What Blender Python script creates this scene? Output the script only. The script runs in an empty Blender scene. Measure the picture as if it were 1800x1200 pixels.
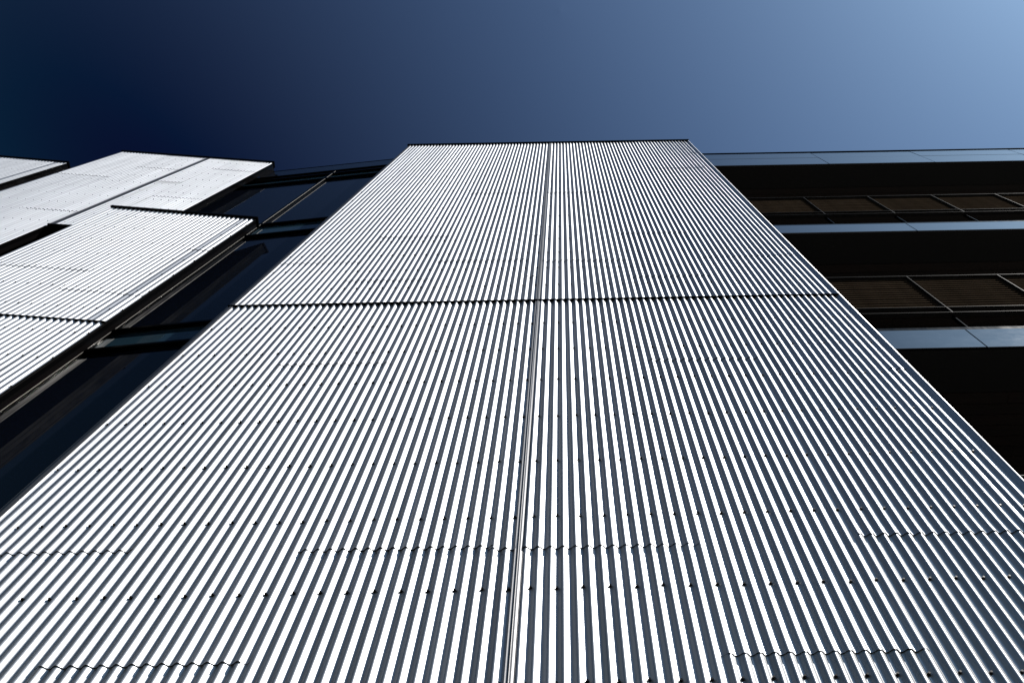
import bpy, math, random
from mathutils import Matrix, Vector

random.seed(11)
PI = math.pi
scene = bpy.context.scene
col = scene.collection
GZ = 4.5                      # ground lies 4.5 m below the datum the facade was measured from

# ------------------------------------------------------------------ camera
cd = bpy.data.cameras.new('camera')
cam = bpy.data.objects.new('camera', cd)
col.objects.link(cam)
R = [[0.9997661720434361, 0.01385357926657014, -0.01660360139004536],
     [-0.019705453802965903, 0.8998688530467683, -0.4357152079130506],
     [0.00890484856883231, 0.43594050701649484, 0.8999314296179279]]
cam.matrix_world = Matrix(((R[0][0], -R[1][0], -R[2][0], 0.0826),
                           (R[0][1], -R[1][1], -R[2][1], -2.9500),
                           (R[0][2], -R[1][2], -R[2][2], -2.8799 + GZ),
                           (0, 0, 0, 1)))
cd.sensor_width = 36.0
cd.lens = 24.0
cd.shift_x = -106.5 / 1800.0
cd.clip_start = 0.05
cd.clip_end = 3000.0
scene.camera = cam

# ------------------------------------------------------------------ sky and sun
SUN_AZ, SUN_EL = math.radians(62), math.radians(44)   # azimuth from the facade normal towards the right
SUN = Vector((math.sin(SUN_AZ) * math.cos(SUN_EL), -math.cos(SUN_AZ) * math.cos(SUN_EL), math.sin(SUN_EL)))
world = bpy.data.worlds.new('World')
scene.world = world
world.use_nodes = True
wt = world.node_tree
wt.nodes.clear()
wo = wt.nodes.new('ShaderNodeOutputWorld')
bg = wt.nodes.new('ShaderNodeBackground')
sky = wt.nodes.new('ShaderNodeTexSky')
sky.sky_type = 'NISHITA'
sky.sun_disc = False
sky.sun_elevation = SUN_EL
sky.sun_rotation = math.atan2(SUN.x, SUN.y)
sky.altitude = 300
sky.air_density = 2.0
sky.dust_density = 5.0
sky.ozone_density = 1.0
# one contrast curve over the whole sky, as a polarising filter and a hard development give it
EXPOSURE = 1.7
def vmath(op, src, val):
    n = wt.nodes.new('ShaderNodeVectorMath'); n.operation = op
    wt.links.new(src, n.inputs[0]); n.inputs[1].default_value = val
    return n.outputs[0]
c_ = vmath('SUBTRACT', sky.outputs[0], (1.302, 1.866, 2.728))
c_ = vmath('MAXIMUM', c_, (0.01, 0.01, 0.01))
gam = wt.nodes.new('ShaderNodeGamma'); gam.inputs['Gamma'].default_value = 0.7
wt.links.new(c_, gam.inputs[0])
k_ = 1.0 / (0.1 * 2 ** EXPOSURE)
c_ = vmath('MULTIPLY', gam.outputs[0], (0.061 * k_, 0.107 * k_, 0.190 * k_))
wt.links.new(c_, bg.inputs['Color'])
bg.inputs['Strength'].default_value = 0.1
wt.links.new(bg.outputs[0], wo.inputs[0])

sd = bpy.data.lights.new('sun', 'SUN')
sd.energy = 2.9
sd.angle = math.radians(0.53)
sd.color = (1.0, 0.96, 0.90)
so = bpy.data.objects.new('sun', sd)
col.objects.link(so)
so.rotation_euler = SUN.to_track_quat('Z', 'Y').to_euler()
so.location = SUN * 60

vs = scene.view_settings
vs.view_transform = 'Standard'
vs.look = 'None'
vs.exposure = EXPOSURE
vs.gamma = 1.0
vs.use_curve_mapping = False

# ------------------------------------------------------------------ materials
def mat(name, base, metallic=0.0, rough=0.5, spec=0.5):
    m = bpy.data.materials.new(name)
    m.use_nodes = True
    nt = m.node_tree
    b = nt.nodes['Principled BSDF']
    b.inputs['Base Color'].default_value = (*base, 1)
    b.inputs['Metallic'].default_value = metallic
    b.inputs['Roughness'].default_value = rough
    b.inputs['Specular IOR Level'].default_value = spec
    return m, nt, b

def N(nt, t, **kw):
    n = nt.nodes.new(t)
    for k, v in kw.items():
        setattr(n, k, v)
    return n

def coord(nt, scale):
    tc = N(nt, 'ShaderNodeTexCoord')
    mp = N(nt, 'ShaderNodeMapping')
    mp.inputs['Scale'].default_value = scale
    nt.links.new(tc.outputs['Object'], mp.inputs['Vector'])
    return mp.outputs['Vector']

def noise(nt, vec, scale, detail=3, rough=0.55):
    n = N(nt, 'ShaderNodeTexNoise')
    n.inputs['Scale'].default_value = scale
    n.inputs['Detail'].default_value = detail
    n.inputs['Roughness'].default_value = rough
    nt.links.new(vec, n.inputs['Vector'])
    return n.outputs['Fac']

def rng(nt, fac, a, b, lo=0.3, hi=0.7):
    r = N(nt, 'ShaderNodeMapRange')
    r.inputs['From Min'].default_value = lo
    r.inputs['From Max'].default_value = hi
    r.inputs['To Min'].default_value = a
    r.inputs['To Max'].default_value = b
    nt.links.new(fac, r.inputs['Value'])
    return r.outputs['Result']

def tint(nt, b, base, f1, f2=None):
    """base colour multiplied by one or two scalar factors"""
    mx = N(nt, 'ShaderNodeVectorMath', operation='SCALE')
    mx.inputs[0].default_value = base
    if f2 is not None:
        mu = N(nt, 'ShaderNodeMath', operation='MULTIPLY')
        nt.links.new(f1, mu.inputs[0]); nt.links.new(f2, mu.inputs[1])
        f1 = mu.outputs[0]
    nt.links.new(f1, mx.inputs['Scale'])
    nt.links.new(mx.outputs[0], b.inputs['Base Color'])

def bump(nt, b, h, strength, dist):
    bp = N(nt, 'ShaderNodeBump')
    bp.inputs['Strength'].default_value = strength
    bp.inputs['Distance'].default_value = dist
    nt.links.new(h, bp.inputs['Height'])
    nt.links.new(bp.outputs[0], b.inputs['Normal'])

def make_galv(name, base, r0, r1, metal=0.94):
    m, nt, b = mat(name, base, metal, r0)
    oi = N(nt, 'ShaderNodeObjectInfo')
    streak = noise(nt, coord(nt, (9, 9, 0.35)), 1.0, 5, 0.6)
    spangle = noise(nt, coord(nt, (1, 1, 1)), 140.0, 2)
    f = rng(nt, streak, 0.78, 1.06)
    o = rng(nt, oi.outputs['Random'], 0.96, 1.03, 0, 1)
    tint(nt, b, base, f, o)
    ra = rng(nt, spangle, r0, r1)
    rs = rng(nt, oi.outputs['Random'], -0.012, 0.012, 0, 1)
    ad = N(nt, 'ShaderNodeMath', operation='ADD')
    nt.links.new(ra, ad.inputs[0]); nt.links.new(rs, ad.inputs[1])
    nt.links.new(ad.outputs[0], b.inputs['Roughness'])
    dent = noise(nt, coord(nt, (2.2, 2.2, 0.8)), 1.6, 3, 0.5)
    ad2 = N(nt, 'ShaderNodeMath', operation='MULTIPLY_ADD')
    nt.links.new(dent, ad2.inputs[0]); ad2.inputs[1].default_value = 6.0
    nt.links.new(spangle, ad2.inputs[2])
    bump(nt, b, ad2.outputs[0], 0.06, 0.004)
    return m

M = {}
M['galv'] = make_galv('corrugated_zinc', (0.42, 0.428, 0.444), 0.40, 0.46)
M['trim'] = make_galv('folded_zinc_trim', (0.155, 0.155, 0.16), 0.42, 0.50)

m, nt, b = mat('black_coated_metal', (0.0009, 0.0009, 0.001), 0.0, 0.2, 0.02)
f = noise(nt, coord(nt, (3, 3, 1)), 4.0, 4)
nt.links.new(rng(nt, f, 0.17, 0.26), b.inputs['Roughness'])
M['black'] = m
m, nt, b = mat('charcoal_coated_metal', (0.002, 0.0018, 0.0019), 0.0, 0.25, 0.03)
f = noise(nt, coord(nt, (4, 4, 0.6)), 3.0, 4)
nt.links.new(rng(nt, f, 0.18, 0.30), b.inputs['Roughness'])
M['charcoal'] = m
m, nt, b = mat('mullion_edge_glint', (0.085, 0.081, 0.075), 0.0, 0.5, 0.3)  # pale colour stands in for sun glint along the mullion edges
f = noise(nt, coord(nt, (3, 3, 1)), 6.0, 3)
nt.links.new(rng(nt, f, 0.45, 0.6), b.inputs['Roughness'])
M['glint'] = m
m, nt, b = mat('screw_steel', (0.007, 0.007, 0.0075), 0.0, 0.35, 0.2)
f = noise(nt, coord(nt, (1, 1, 1)), 40.0, 2)
nt.links.new(rng(nt, f, 0.28, 0.45), b.inputs['Roughness'])
M['screw'] = m

m, nt, b = mat('tinted_glass', (0.002, 0.003, 0.006), 0.0, 0.015)
b.inputs['IOR'].default_value = 1.36
oi = N(nt, 'ShaderNodeObjectInfo')
f = noise(nt, coord(nt, (0.8, 0.8, 0.5)), 0.7, 2)
bump(nt, b, f, 0.04, 0.05)
d = noise(nt, coord(nt, (5, 5, 0.6)), 2.0, 6)
nt.links.new(rng(nt, d, 0.008, 0.05), b.inputs['Roughness'])
M['glass'] = m
m, nt, b = mat('spandrel_glass', (0.010, 0.024, 0.036), 0.0, 0.03)
b.inputs['IOR'].default_value = 1.55
f = noise(nt, coord(nt, (2, 2, 1)), 2.0, 4)
nt.links.new(rng(nt, f, 0.02, 0.09), b.inputs['Roughness'])
M['spandrel'] = m

m, nt, b = mat('dark_anodised_fascia', (0.092, 0.096, 0.105), 1.0, 0.16)
w1 = noise(nt, coord(nt, (0.9, 0.9, 3.0)), 0.8, 2, 0.4)
bump(nt, b, w1, 0.12, 0.05)
g = noise(nt, coord(nt, (1.5, 1.5, 2.5)), 3.0, 8, 0.7)
nt.links.new(rng(nt, g, 0.07, 0.12, 0.35, 0.75), b.inputs['Roughness'])
oi = N(nt, 'ShaderNodeObjectInfo')
tint(nt, b, (0.092, 0.096, 0.105), rng(nt, oi.outputs['Random'], 0.88, 1.08, 0, 1), rng(nt, g, 0.96, 1.04))
M['fascia'] = m

m, nt, b = mat('bronze_slat', (0.05, 0.037, 0.026), 0.0, 0.7, 0.0)
f = noise(nt, coord(nt, (1.2, 8, 8)), 3.0, 5)
tint(nt, b, (0.05, 0.037, 0.026), rng(nt, f, 0.6, 1.35))
nt.links.new(rng(nt, f, 0.6, 0.75), b.inputs['Roughness'])
M['slat'] = m
m, nt, b = mat('dark_steel_flat', (0.018, 0.0177, 0.018), 0.0, 0.45, 0.02)
f = noise(nt, coord(nt, (2, 2, 2)), 5.0, 4)
tint(nt, b, (0.018, 0.0177, 0.018), rng(nt, f, 0.7, 1.3))
M['steel'] = m

m, nt, b = mat('dark_timber_board', (0.012, 0.0055, 0.003), 0.0, 0.6)
oi = N(nt, 'ShaderNodeObjectInfo')
g = noise(nt, coord(nt, (0.5, 8, 9)), 4.0, 6, 0.65)
tint(nt, b, (0.012, 0.0055, 0.003), rng(nt, g, 0.45, 1.3), rng(nt, oi.outputs['Random'], 0.7, 1.25, 0, 1))
bump(nt, b, g, 0.3, 0.003)
M['timber'] = m

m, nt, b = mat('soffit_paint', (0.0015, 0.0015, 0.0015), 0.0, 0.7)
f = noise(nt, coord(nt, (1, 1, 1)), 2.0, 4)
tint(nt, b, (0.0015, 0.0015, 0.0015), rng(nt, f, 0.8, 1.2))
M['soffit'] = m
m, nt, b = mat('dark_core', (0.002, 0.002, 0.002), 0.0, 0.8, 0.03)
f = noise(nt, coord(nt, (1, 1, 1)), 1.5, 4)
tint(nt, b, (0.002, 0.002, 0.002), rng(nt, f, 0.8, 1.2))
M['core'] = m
m, nt, b = mat('concrete', (0.30, 0.285, 0.26), 0.0, 0.85)
f = noise(nt, coord(nt, (1, 1, 1)), 1.2, 8, 0.6)
tint(nt, b, (0.30, 0.285, 0.26), rng(nt, f, 0.8, 1.15))
M['concrete'] = m
m, nt, b = mat('paving', (0.045, 0.041, 0.036), 0.0, 0.85)
f = noise(nt, coord(nt, (1, 1, 1)), 0.8, 8, 0.65)
tint(nt, b, (0.045, 0.041, 0.036), rng(nt, f, 0.8, 1.15))
M['paving'] = m
m, nt, b = mat('dry_straw', (0.05, 0.028, 0.016), 0.0, 0.7)
f = noise(nt, coord(nt, (1, 1, 1)), 60.0, 3)
tint(nt, b, (0.05, 0.028, 0.016), rng(nt, f, 0.6, 1.3))
M['straw'] = m

# ------------------------------------------------------------------ mesh helpers
class MB:
    def __init__(s):
        s.v, s.f, s.mi, s.sm = [], [], [], []
    def face(s, idx, mi=0, smooth=False):
        s.f.append(idx); s.mi.append(mi); s.sm.append(smooth)
    def box(s, x0, x1, y0, y1, z0, z1, mi=0):
        n = len(s.v)
        s.v += [(x0, y0, z0), (x1, y0, z0), (x1, y1, z0), (x0, y1, z0), (x0, y0, z1), (x1, y0, z1), (x1, y1, z1), (x0, y1, z1)]
        for q in ((0, 3, 2, 1), (4, 5, 6, 7), (0, 1, 5, 4), (1, 2, 6, 5), (2, 3, 7, 6), (3, 0, 4, 7)):
            s.face(tuple(n + i for i in q), mi)
        return s
    def prism(s, prof, z0, z1, mi=0):
        """closed plan profile (counter-clockwise seen from above) pushed up from z0 to z1"""
        n, k = len(s.v), len(prof)
        s.v += [(x, y, z0) for x, y in prof] + [(x, y, z1) for x, y in prof]
        for i in range(k):
            j = (i + 1) % k
            s.face((n + i, n + j, n + k + j, n + k + i), mi)
        s.face(tuple(n + i for i in reversed(range(k))), mi)
        s.face(tuple(n + k + i for i in range(k)), mi)
        return s
    def cyl_y(s, x, z, y0, y1, r0, r1, seg, mi=0, cap=True, rot=0.0):
        """a stub that points out of the wall, from y0 (back) to y1 (front)"""
        n = len(s.v)
        for y, r in ((y0, r0), (y1, r1)):
            for i in range(seg):
                a = rot + 2 * PI * i / seg
                s.v.append((x + r * math.cos(a), y, z + r * math.sin(a)))
        for i in range(seg):
            j = (i + 1) % seg
            s.face((n + i, n + j, n + seg + j, n + seg + i), mi)
        if cap:
            s.face(tuple(n + seg + i for i in range(seg)), mi)
        return s
    def mesh(s, name, mats):
        me = bpy.data.meshes.new(name)
        me.from_pydata(s.v, [], s.f)
        for mm in (mats if isinstance(mats, (list, tuple)) else [mats]):
            me.materials.append(mm)
        me.polygons.foreach_set('material_index', s.mi)
        me.polygons.foreach_set('use_smooth', s.sm)
        me.update()
        return me
    def build(s, name, mats, parent=None, loc=None):
        o = bpy.data.objects.new(name, s.mesh(name, mats))
        col.objects.link(o)
        if parent is not None:
            o.parent = parent
        if loc:
            o.location = loc
        return o

def bevel(o, w, seg=1):
    md = o.modifiers.new('bevel', 'BEVEL')
    md.width = w; md.segments = seg; md.limit_method = 'ANGLE'
    return o

def thing(name, label, cat, loc, rz=0.0, group=None):
    o = bpy.data.objects.new(name, None)
    col.objects.link(o)
    o.location = loc
    o.rotation_euler = (0, 0, rz)
    o.empty_display_size = 0.3
    o['label'] = label
    o['category'] = cat
    if group:
        o['group'] = group
    return o

def share(o, parent, loc, name=None):
    c = o.copy()
    col.objects.link(c)
    c.parent = parent
    c.location = loc
    return c

# ------------------------------------------------------------------ corrugated cladding
PITCH, DEPTH = 0.076, 0.0240

def corrugated(parent, s0, s1, z0, z1, valley, amp=1.0, lift=0.0, tail=0.13, flat=None, side_lift=0.0):
    """One sheet, crests standing DEPTH proud of the wall line (local y = 0, outwards is -y).
    It tilts like a shingle: the foot stands off, the head tucks under the sheet above."""
    mb = MB()
    n = max(6, int(round((s1 - s0) / PITCH * 14)))
    ze = z1 + tail
    rows = [z0, z0 + 0.04, z0 + 0.12]
    zz = z0 + 0.12
    while zz + 0.35 < ze:
        zz += 0.35
        rows.append(zz)
    rows.append(ze)
    p1, p2, p3 = random.uniform(0, 6), random.uniform(0, 6), random.uniform(0, 6)
    a = amp * random.uniform(0.985, 1.015)
    lean = random.uniform(-0.0006, 0.0006)
    def off(s, z):
        ph = 2 * PI * (s - valley) / PITCH
        k = a
        if flat and flat[0] < s < flat[1]:
            k = a * 0.72
        o = DEPTH / 2 * (1 - math.cos(ph)) * k
        if flat and flat[0] < s < flat[1]:
            o += DEPTH * 0.16
        t = (z - z0) / max(0.01, ze - z0)
        o += lift + 0.0035 * (1 - t)
        e = max(0.0, 1 - (z - z0) / 0.12)
        o += 0.0035 * e * e
        o += 0.0010 * math.sin(2.1 * s + 1.3 * z + p1) * math.sin(0.9 * z + p2) + 0.0004 * math.sin(7.3 * s + 0.6 * z + p3)
        o += lean * (s - s0) / max(0.2, s1 - s0)
        if side_lift and s > s1 - PITCH * 0.52:
            o += side_lift
        return o
    W = n + 1
    for z in rows:
        for i in range(W):
            s = s0 + (s1 - s0) * i / n
            mb.v.append((s, -off(s, z), z + GZ))
    for j in range(len(rows) - 1):
        for i in range(n):
            k = j * W + i
            mb.face((k, k + 1, k + 1 + W, k + W), 0, True)
    # cut lower edge, seen from below; painted black for the shaded lap gap
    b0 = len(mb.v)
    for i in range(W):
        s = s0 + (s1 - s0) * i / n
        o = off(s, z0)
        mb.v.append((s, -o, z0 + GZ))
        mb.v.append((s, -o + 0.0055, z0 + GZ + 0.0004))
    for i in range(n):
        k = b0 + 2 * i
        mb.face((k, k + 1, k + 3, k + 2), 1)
    return mb.build('cladding_sheet', [M['galv'], M['black']], parent)

def cladding(parent, columns, valley, zbot, ztop, breaks=(), flat=None):
    """columns: (s0, s1, [heights of the end laps]); breaks: heights of full-width flashings"""
    for ci, (s0, s1, laps) in enumerate(columns):
        cuts = sorted(set(list(laps) + [zbot, ztop] + list(breaks)))
        up = ci % 2 == 0                          # every other sheet laps over its neighbours
        e0 = s0 - PITCH * 0.5 if (up and ci > 0) else s0
        e1 = s1 + PITCH * 0.5 if (up and ci < len(columns) - 1) else s1
        for a, bb in zip(cuts[:-1], cuts[1:]):
            top_closed = bb in breaks or bb == ztop
            foot = a + 0.004 if a in breaks else a
            fl = flat if (flat and flat[2] <= a + 0.3 and s0 <= flat[0] <= s1 and a < flat[3]) else None
            corrugated(parent, e0, e1, foot, bb - (0.002 if top_closed else 0), valley,
                       tail=0.0 if top_closed else 0.13, flat=fl,
                       lift=0.0030 if up else 0.0)

def screws(parent, xs, zs, skip=None):
    mb = MB()
    for z in zs:
        for x in xs:
            if skip and skip(x, z):
                continue
            dx, dz = random.uniform(-.0025, .0025), random.uniform(-.005, .005)
            X, Z = x + dx, z + dz + GZ
            mb.cyl_y(X, Z, 0.0, -0.0080, 0.0102, 0.0092, 8)
            mb.cyl_y(X, Z, -0.0080, -0.0185, 0.0070, 0.0064, 6, rot=random.uniform(0, 1))
    o = mb.build('fixing_screws', M['screw'], parent)
    o['kind'] = 'stuff'
    return o

# ------------------------------------------------------------------ ground
g = MB()
g.v = [(-400, -400, 0), (400, -400, 0), (400, 400, 0), (-400, 400, 0)]
g.face((0, 1, 2, 3))
ground = g.build('ground', M['paving'])
ground['kind'] = 'structure'

# ------------------------------------------------------------------ central tower
X0, X1 = -3.714, 3.179
SEAM, TOP = 4.2456, 14.391
JOINT = -0.236
tower = thing('clad_tower', 'broad central tower of corrugated metal running off the bottom of the frame', 'building', (0, 0, 0))
U = 0.152
left_cols = [(X0 + 0.075, -17.3 * U, [0.36, 5.67]),
             (-17.3 * U, -10.2 * U, [-0.46, 2.79, 4.99, 6.78]),
             (-10.2 * U, -2.78 * U, [0.33, 5.66, 9.34]),
             (-2.78 * U, JOINT - 0.012, [0.31, 5.03, 6.75, 11.91])]
right_cols = [(JOINT + 0.020, 5.45 * U, [0.31, 5.59, 9.29]),
              (5.45 * U, 12.45 * U, [-0.48, 2.75, 4.96, 6.76]),
              (12.45 * U, 19.35 * U, [0.36, 5.63, 11.2]),
              (19.35 * U, X1 - 0.045, [2.49, 5.66, 12.82])]
cladding(tower, left_cols, -1.8 * U, -3.6, TOP, (SEAM,))
cladding(tower, right_cols, 0.0, -3.6, TOP, (SEAM,))
zrows = [k * 0.6097 for k in range(-5, 7)] + [4.762 + 0.6097 * i for i in range(16)]
xs_l = [(-1.8 - k) * U for k in range(0, 23)]
xs_r = [(-1 + k) * U for k in range(0, 22)]
screws(tower, [x for x in xs_l if x > X0 + 0.09] + xs_r, zrows)
for nm, z0, z1 in (('coping', TOP, TOP + 0.05),):
    bevel(MB().box(X0 - 0.02, X1 + 0.02, -0.052, 3.2, z0 + GZ, z1 + GZ).build(nm, M['black'], tower), 0.004)
bevel(MB().box(X0 + 0.01, X1 + 0.004, -0.036, 0.04, SEAM - 0.003 + GZ, SEAM + 0.002 + GZ).build('seam_flashing', M['black'], tower), 0.0008)
zb, zt = -3.6 + GZ, TOP - 0.003 + GZ
# left corner trim: recessed outer flange, shadow groove, proud inner flange
t = MB()
t.prism([(X0 - 0.022, 0.030), (X0 - 0.022, 0.004), (X0 + 0.008, 0.000), (X0 + 0.008, 0.030)], zb, zt)
t.prism([(X0 + 0.0085, 0.030), (X0 + 0.0085, 0.018), (X0 + 0.036, 0.018), (X0 + 0.036, 0.030)], zb, zt)
t.prism([(X0 + 0.0365, 0.030), (X0 + 0.0365, -0.022), (X0 + 0.041, -0.027), (X0 + 0.072, -0.024), (X0 + 0.078, -0.002), (X0 + 0.078, 0.030)], zb, zt)
t.build('corner_trim', M['trim'], tower)
# right corner trim: a plate folded out towards the right, with a returned edge
t = MB()
t.prism([(X1 - 0.052, 0.030), (X1 - 0.052, -0.001), (X1 - 0.046, -0.003), (X1 - 0.010, -0.031), (X1 - 0.007, -0.033), (X1 + 0.006, -0.0275), (X1 + 0.006, 0.030)], zb, zt)
t.build('corner_trim', M['galv'], tower)
# upright joint cover a little left of the middle
t = MB()
t.prism([(JOINT - 0.022, 0.020), (JOINT - 0.022, -0.020), (JOINT - 0.018, -0.024), (JOINT - 0.001, -0.018), (JOINT - 0.001, 0.020)], zb, zt)
t.build('joint_cover', M['trim'], tower)
t = MB()
t.prism([(JOINT + 0.000, 0.020), (JOINT + 0.000, -0.026), (JOINT + 0.0025, -0.0285), (JOINT + 0.006, -0.0270), (JOINT + 0.015, -0.0255), (JOINT + 0.027, -0.020), (JOINT + 0.031, -0.004), (JOINT + 0.031, 0.020)], zb, zt)
t.build('joint_cover', M['trim'], tower)
t = MB()
t.box(X0 + 0.012, X1 - 0.012, 0.031, 3.0, 0.0, TOP - 0.004 + GZ)
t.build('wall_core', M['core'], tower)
t = MB()
t.box(X0 - 0.020, X0 + 0.0115, 0.0305, 3.0, 0.0, TOP - 0.004 + GZ)
t.build('side_panel', M['trim'], tower)
t = MB()
t.box(X1 - 0.0115, X1 + 0.003, 0.0305, 3.0, 0.0, TOP - 0.004 + GZ)
t.build('side_panel', M['black'], tower)
MB().box(X0 - 0.03, X1 + 0.03, -0.06, 0.030, 0.0, 0.88).build('plinth', M['concrete'], tower)

# ------------------------------------------------------------------ left blocks
def clad_block(root, cols, valley, s_left, s_right, ztop, zlow, rows, breaks=(), flat=None, left_core=0.0, glass_gap=0.30, side_full=None, zsteps=None):
    cladding(root, cols, valley, zlow, ztop, breaks, flat)
    if zsteps is None:
        zsteps = (s_right, zlow)
    xs = [valley + 2 * PITCH * k for k in range(-60, 60)]
    xs = [x for x in xs if s_left + 0.06 < x < s_right - 0.02]
    screws(root, xs, rows, (lambda x, z: z < zsteps[1] and x > zsteps[0] - 0.05))
    bevel(MB().box(s_left - 0.02, s_right + 0.022, -0.052, 0.16, ztop + GZ, ztop + 0.05 + GZ).build('coping', M['black'], root), 0.004)

def side_return(root, s, z0, z1, full=None):
    """the dark edge build-up at the right end of a block"""
    MB().prism([(s - 0.004, 0.062), (s - 0.004, -0.012), (s + 0.002, -0.014), (s + 0.003, 0.062)], z0 + GZ, z1 + GZ).build('edge_angle', M['black'], root)
    MB().box(s + 0.003, s + 0.0075, 0.000, 0.006, z0 + GZ, z1 + GZ).build('edge_bead', M['charcoal'], root)
    t = MB()
    t.box(s - 0.010, s + 0.001, 0.0625, 0.100, z0 + GZ, z1 + GZ)
    t.box(s - 0.010, s - 0.003, 0.1005, 0.132, z0 + GZ, z1 + GZ)
    t.build('edge_channel', M['charcoal'], root)

def left_trim(root, s, z0, z1):
    MB().prism([(s - 0.018, 0.030), (s - 0.018, -0.004), (s - 0.010, -0.012), (s + 0.022, -0.024), (s + 0.034, -0.020), (s + 0.040, 0.0), (s + 0.040, 0.030)],
               z0 + GZ, z1 + GZ).build('corner_trim', M['galv'], root)

# block A: low, in front
rzA = math.atan2(0.229, 2.269)
A = thing('clad_block', 'low corrugated metal block on the left, in front of the tall one', 'building', (-7.633, 0.039, 0), rzA)
sA0, sA1, tA = -0.115, 2.336, 8.90
cladding(A, [(sA0 + 0.035, 0.38, [6.0]), (0.38, 1.29, [6.02, 3.1]), (1.29, 1.98, [5.35, 2.2]), (1.98, sA1 - 0.004, [5.33, 7.15])], 0.030, -3.6, tA, (4.50,), flat=(2.085, 2.161, 4.4, 9.0))
screws(A, [0.030 + 2 * PITCH * k for k in range(0, 16) if 0.030 + 2 * PITCH * k < sA1 - 0.02], [8.54 - 0.6097 * k for k in range(7)] + [4.22 - 0.6097 * k for k in range(8)])
bevel(MB().box(sA0 - 0.02, sA1 + 0.02, -0.052, 0.14, tA + GZ, tA + 0.05 + GZ).build('coping', M['black'], A), 0.004)
bevel(MB().box(sA0 + 0.02, sA1 + 0.001, -0.036, 0.03, 4.497 + GZ, 4.502 + GZ).build('seam_flashing', M['black'], A), 0.0008)
left_trim(A, sA0, -3.6, tA - 0.003)
side_return(A, sA1, -3.6, tA - 0.003)
MB().prism([(sA0 + 0.02, 0.031), (sA1 - 0.012, 0.031), (sA1 - 0.012, 0.130), (1.80, 0.150), (1.80, 0.30), (sA0 + 0.02, 0.66)], 0.0, tA - 0.004 + GZ).build('block_core', M['core'], A)
MB().box(sA0 - 0.02, sA1, -0.05, 0.030, 0.0, 0.88).build('plinth', M['concrete'], A)

# block B: tall, stepped lower edge
rzB = math.atan2(0.330, 3.633)
B = thing('clad_block', 'tall corrugated metal block on the left with grey joint strip and stepped lower edge', 'building', (-11.124, 0.186, 0), rzB)
sB0, sB1, tB, sN, zN = -0.134, 3.690, 15.245, 2.032, 9.13
cladding(B, [(sB0 + 0.035, 0.98, [12.67, 5.2]), (0.98, sN - 0.03, [13.78, 10.0, 6.1])], 0.035, -3.6, tB)
cladding(B, [(sN + 0.085, 2.62, [12.62]), (2.62, sB1 - 0.004, [14.1, 11.4])], 0.035, zN, tB)
brow = [14.85 - 0.6097 * k for k in range(31)]
bx = [0.035 + 2 * PITCH * k for k in range(0, 25)]
screws(B, [x for x in bx if x < sB1 - 0.02 and not (sN - 0.05 < x < sN + 0.1)], brow, lambda x, z: x > sN - 0.05 and z < zN + 0.06)
bevel(MB().box(sB0 - 0.02, sB1 + 0.02, -0.052, 0.12, tB + GZ, tB + 0.05 + GZ).build('coping', M['black'], B), 0.004)
t = MB()
t.prism([(sN - 0.03, 0.030), (sN - 0.03, -0.018), (sN - 0.024, -0.0235), (sN + 0.070, -0.010), (sN + 0.080, 0.004), (sN + 0.085, 0.030)], zN + 0.002 + GZ, tB - 0.003 + GZ)
t.build('joint_cover', M['trim'], B)
bevel(MB().box(sN - 0.004, sB1 + 0.001, -0.044, 0.21, zN - 0.030 + GZ, zN + 0.0015 + GZ).build('lower_flashing', M['black'], B), 0.0015)
left_trim(B, sB0, -3.6, tB - 0.003)
side_return(B, sB1, zN, tB - 0.003)
side_return(B, sN - 0.03, -3.6, zN - 0.032)
MB().prism([(sB0 + 0.02, 0.031), (sN - 0.045, 0.031), (sN - 0.045, 0.120), (1.90, 0.130), (0.35, 0.15), (0.35, 0.5), (sB0 + 0.02, 0.76)], 0.0, zN - 0.04 + GZ).build('block_core', M['core'], B)
MB().prism([(sB0 + 0.02, 0.031), (sB1 - 0.012, 0.031), (sB1 - 0.012, 0.120), (2.9, 0.130), (2.9, 0.22), (sB0 + 0.02, 0.76)], zN + 0.003 + GZ, tB - 0.004 + GZ).build('block_core', M['core'], B)
MB().prism([(sB1 - 0.012, 0.1325), (sB1 - 0.002, 0.1325), (sB1 - 0.002, 0.222), (sB1 - 0.012, 0.222)], 14.33 + GZ, tB + GZ).build('parapet_return', M['charcoal'], B)
MB().box(sB0 - 0.02, sN - 0.03, -0.05, 0.030, 0.0, 0.88).build('plinth', M['concrete'], B)

# block C: at the left edge of the frame
rzC = math.atan2(0.159, 1.512)
Cb = thing('clad_block', 'farthest left corrugated metal block, only its top right corner in the frame', 'building', (-14.0836, 0.198, 0), rzC)
sC0, sC1, tC = -2.4, 1.60, 14.90
cladding(Cb, [(sC0 + 0.035, -1.0, [12.0, 6.0]), (-1.0, 0.1, [13.2, 8.0]), (0.1, 1.30, [10.6, 5.0]), (1.30, sC1 - 0.004, [9.0])], 0.02, -3.6, tC, flat=(1.32, 1.43, -9.0, 99.0))
screws(Cb, [0.02 + 2 * PITCH * k for k in range(-15, 10)], [14.5 - 0.6097 * k for k in range(12)])
bevel(MB().box(sC0 - 0.02, sC1 + 0.022, -0.052, 0.14, tC + GZ, tC + 0.05 + GZ).build('coping', M['black'], Cb), 0.004)
left_trim(Cb, sC0, -3.6, tC - 0.003)
side_return(Cb, sC1, -3.6, tC - 0.003)
MB().prism([(sC0 + 0.02, 0.031), (sC1 - 0.012, 0.031), (sC1 - 0.012, 0.120), (1.0, 0.150), (sC0 + 0.02, 0.60)], 0.0, tC - 0.004 + GZ).build('block_core', M['core'], Cb)
MB().box(sC1 - 0.012, sC1 - 0.002, 0.1325, 0.222, 13.9 + GZ, tC + GZ).build('parapet_return', M['charcoal'], Cb)
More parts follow.
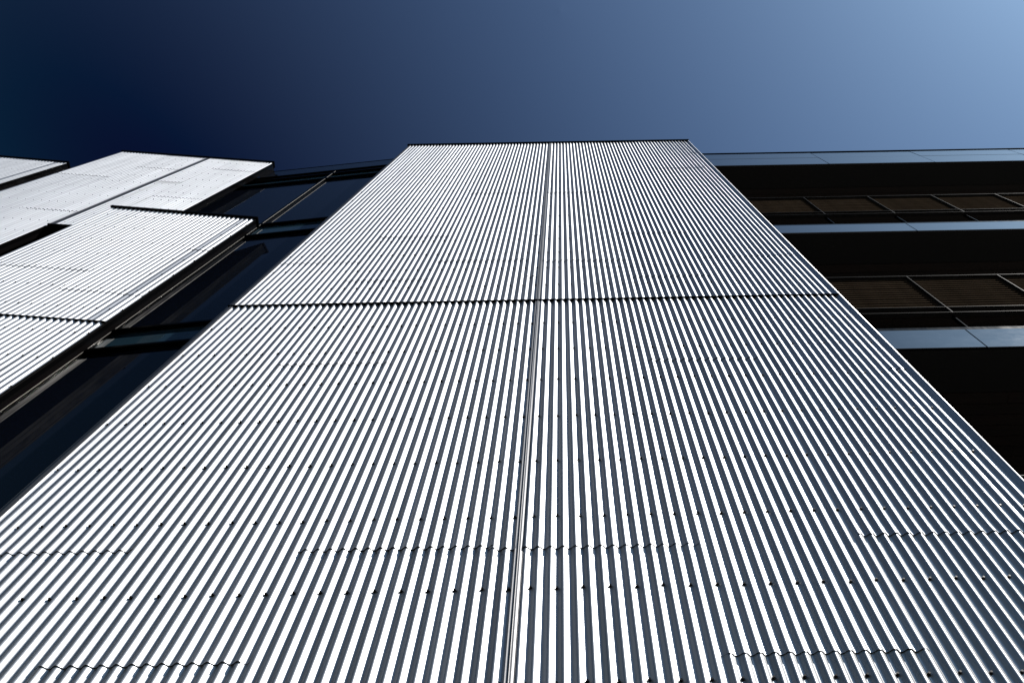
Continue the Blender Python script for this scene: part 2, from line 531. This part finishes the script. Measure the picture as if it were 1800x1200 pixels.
MB().box(sC0 - 0.02, sC1, -0.05, 0.030, 0.0, 0.88).build('plinth', M['concrete'], Cb)

# ------------------------------------------------------------------ glazed walls
def glazed_wall(name, label, loc, rz, s0, s1, mullions, glints=True):
    w = thing(name, label, 'glass facade', loc, rz)
    par0, par1 = 14.226, 15.222
    bars = [13.930, 13.372, 9.520, 8.787, 4.847, 4.299, 0.15, -0.40, -4.3]   # undersides of the cross rails
    H, P = 0.050, 0.055
    ms = [s0] + [m_ for m_ in mullions if s0 < m_ < s1] + [s1]
    levels = [par0] + bars
    for hi, lo in zip(levels[:-1], levels[1:]):
        zlo, zhi = lo + (H if lo > -4.2 else 0) + GZ, hi + GZ
        thin = (hi - lo) < 0.8
        for a, bb in zip(ms[:-1], ms[1:]):
            x0, x1 = a + 0.026, bb - 0.026
            jig = random.uniform(-0.0015, 0.0015)
            mb = MB()
            mb.box(x0, x1, 0.0 + jig, 0.03, zlo + 0.001, zhi - 0.001)
            mb.build('spandrel_panel' if thin else 'glass_pane', M['spandrel' if thin else 'glass'], w)
    for z in bars[:-1]:
        mb = MB()
        mb.box(s0, s1, -P, 0.028, z + GZ, z + H + GZ)
        bevel(mb.build('cross_rail', M['black'], w), 0.003)
    for m_ in ms:
        for hi, lo in zip(levels[:-1], levels[1:]):
            zlo, zhi = lo + (H if lo > -4.2 else 0) + GZ + 0.001, hi + GZ - 0.001
            o = MB().box(m_ - 0.025, m_ + 0.018, -0.050, 0.028, zlo, zhi).build('mullion', M['black'], w)
            MB().box(m_ + 0.0185, m_ + 0.0225, -0.050, -0.041, zlo, zhi).build('mullion_glint', M['glint'], o)  # pale strip added to draw the sunlit line on the mullion's edge
    edges = [s0] + [s0 + (s1 - s0) * k / 3 for k in (1, 2)] + [s1]
    for a, bb in zip(edges[:-1], edges[1:]):
        mb = MB().box(a + 0.002, bb - 0.002, -0.012, 0.05, par0 + 0.045 + GZ, par1 + GZ)
        mb.build('parapet_panel', M['glass'], w)
    bevel(MB().box(s0, s1, -P - 0.010, 0.055, par0 + GZ, par0 + 0.044 + GZ).build('parapet_rail', M['black'], w), 0.003)
    bevel(MB().box(s0, s1, -0.02, 0.16, par1 + 0.001 + GZ, par1 + 0.025 + GZ).build('parapet_cap', M['black'], w), 0.003)
    MB().box(s0, s1, 0.052, 0.30, 0.0, par1 - 0.001 + GZ).build('backing_wall', M['core'], w)
    return w

rzG = math.atan2(0.474 - 0.735, 3.06)
glazed_wall('glazed_wall', 'dark blue glass facade with black cross rails between the central tower and the left blocks', (-7.4, 0.735, 0), rzG, -3.80, 3.695, [1.868, -0.385, -3.085])
glazed_wall('glazed_wall', 'sliver of dark glass facade in the slot between the two farthest left blocks', (-12.5, 0.600, 0), rzG, -2.4, 1.20, [-0.30])

# ------------------------------------------------------------------ right wing
YW = 0.50
wing = thing('office_wing', 'dark wing on the right with three bands of glossy fascia over deep black balconies', 'building', (0, YW, 0))
WX0, WX1 = X1 + 0.006, 26.0
def fascia(z0, z1, joints, ztop_edge=None):
    es = [WX0] + joints + [WX1]
    for a, bb in zip(es[:-1], es[1:]):
        t = MB()
        x0, x1 = a + 0.006, bb - 0.006
        j = random.uniform(-0.002, 0.002)
        t.box(x0, x1, j, 0.03, z0 + GZ, z1 + GZ)
        bevel(t.build('fascia_panel', M['fascia'], wing), 0.004)
    return es
def kerb(z0, z1):
    MB().prism([(WX0, 0.012), (WX1, 0.012), (WX1, 0.10), (WX0, 0.10)], z0 + GZ, z1 + GZ).build('slab_edge', M['black'], wing)
jp = [6.575 + 2.60 * k for k in range(0, 7)]
jf = [3.49 + 2.60 * k for k in range(0, 8)]
fascia(14.660, 15.365, jp)
fascia(13.890, 14.652, jp)
fascia(8.300, 8.740, jf)
fascia(3.890, 4.360, [x + 1.3 for x in jf])
fascia(-0.52, -0.05, jf)
for z in (8.745, 4.365, -0.045):
    kerb(z, z + 0.085)
YB = 2.70                                    # depth of the balconies behind the fascia line
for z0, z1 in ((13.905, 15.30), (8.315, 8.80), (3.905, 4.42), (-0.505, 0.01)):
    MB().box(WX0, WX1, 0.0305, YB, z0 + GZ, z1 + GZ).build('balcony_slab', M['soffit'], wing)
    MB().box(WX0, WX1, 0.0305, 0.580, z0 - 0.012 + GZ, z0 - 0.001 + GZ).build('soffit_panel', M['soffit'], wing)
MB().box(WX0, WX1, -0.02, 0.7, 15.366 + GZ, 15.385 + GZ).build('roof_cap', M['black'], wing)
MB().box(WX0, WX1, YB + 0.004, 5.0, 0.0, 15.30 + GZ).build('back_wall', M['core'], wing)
# timber boards lining the soffits behind the black panel
for zs in (13.905, 8.315, 3.905):
    for r_ in range(12):
        y = 0.590 + 0.15 * r_
        xs = [WX0 + 0.02, 5.2 + (r_ * 1.37) % 2.2, 8.4 + (r_ * 0.83) % 2.0, 14.0]
        for a, bb in zip(xs[:-1], xs[1:]):
            dz = random.uniform(-0.002, 0.002)
            MB().box(a + 0.002, bb - 0.002, y + 0.004, y + 0.146, zs - 0.019 + dz + GZ, zs - 0.001 + GZ).build('timber_board', M['timber'], wing)

def railing(label, ztop, x_first, nbays):
    r = thing('balcony_railing', label, 'railing', (0, YW, 0), 0, 'balcony railings of the right wing')
    s0, s1 = WX0 + 0.05, x_first + 1.293 * (nbays - 1)
    zt_ = ztop + GZ
    b1, b2 = ztop - 1.115 + GZ, ztop - 1.282 + GZ
    bevel(MB().box(s0, s1 + 0.01, 0.0, 0.055, zt_ - 0.012, zt_).build('handrail', M['steel'], r), 0.002)
    bevel(MB().box(s0, s1 + 0.01, 0.0, 0.055, b1 - 0.010, b1).build('bottom_rail', M['steel'], r), 0.002)
    bevel(MB().box(s0, s1 + 0.01, 0.0, 0.060, b2 - 0.010, b2).build('bottom_rail', M['steel'], r), 0.002)
    posts = [x_first + 1.293 * k for k in range(-1, nbays) if x_first + 1.293 * k > s0]
    pm = None
    for x in posts:
        if pm is None:
            pm = bevel(MB().box(-0.006, 0.006, 0.001, 0.058, b1 + 0.0005, zt_ - 0.0125).build('post', M['steel'], r, (x, 0, 0)), 0.0015)
            lw = MB().box(-0.006, 0.006, 0.001, 0.058, b2 + 0.0005, b1 - 0.0105).build('post_foot', M['steel'], r, (x, 0, 0))
        else:
            share(pm, r, (x, 0, 0)); share(lw, r, (x, 0, 0))
        # bracket back to the slab
    br = None
    for x in posts:
        if br is None:
            br = MB().box(-0.006, 0.006, 0.040, 0.090, ztop - 1.9 + GZ, b2 - 0.0105).build('bracket', M['black'], r, (x, 0, 0))
        else:
            share(br, r, (x, 0, 0))
    edges = [s0] + posts
    sm = {}
    for a, bb in zip(edges[:-1], edges[1:]):
        L = round(bb - a, 3)
        for k in range(14):
            z = ztop - 0.058 - 0.0727 * k + GZ
            if L not in sm:
                sm[L] = MB().prism([(0.008, 0.040), (L - 0.008, 0.040), (L - 0.008, 0.052), (0.008, 0.052)], -0.007, 0.007).build('slat', M['slat'], r, (a, 0, z))
            else:
                share(sm[L], r, (a, random.uniform(-0.002, 0.002), z + random.uniform(-0.002, 0.002)))
    return r
railing('top balcony railing of dark slats, just under the roof fascia on the right', 10.710, 4.916, 6)
railing('middle balcony railing of brown slats between the two lower fascia bands on the right', 6.160, 4.916, 5)
railing('lowest balcony railing, only a bright handrail end at the right frame edge', 1.590, 4.916, 4)

# ------------------------------------------------------------------ a bit of straw caught on the cladding
t = MB()
pts = [(-3.080, -0.030, -0.44), (-3.070, -0.034, -0.425), (-3.062, -0.033, -0.405), (-3.060, -0.030, -0.39)]
for (xa, ya, za), (xb, yb, zb_) in zip(pts[:-1], pts[1:]):
    n = len(t.v)
    for x, y, z in ((xa, ya, za), (xb, yb, zb_)):
        t.v += [(x - 0.0030, y, z + GZ), (x + 0.0030, y - 0.0012, z + GZ), (x, y - 0.0045, z + GZ)]
    for i in range(3):
        j = (i + 1) % 3
        t.face((n + i, n + j, n + 3 + j, n + 3 + i))
straw = t.build('straw', M['straw'])
straw['label'] = 'tiny brown straw stuck to the cladding at the lower left corner'
straw['category'] = 'straw'
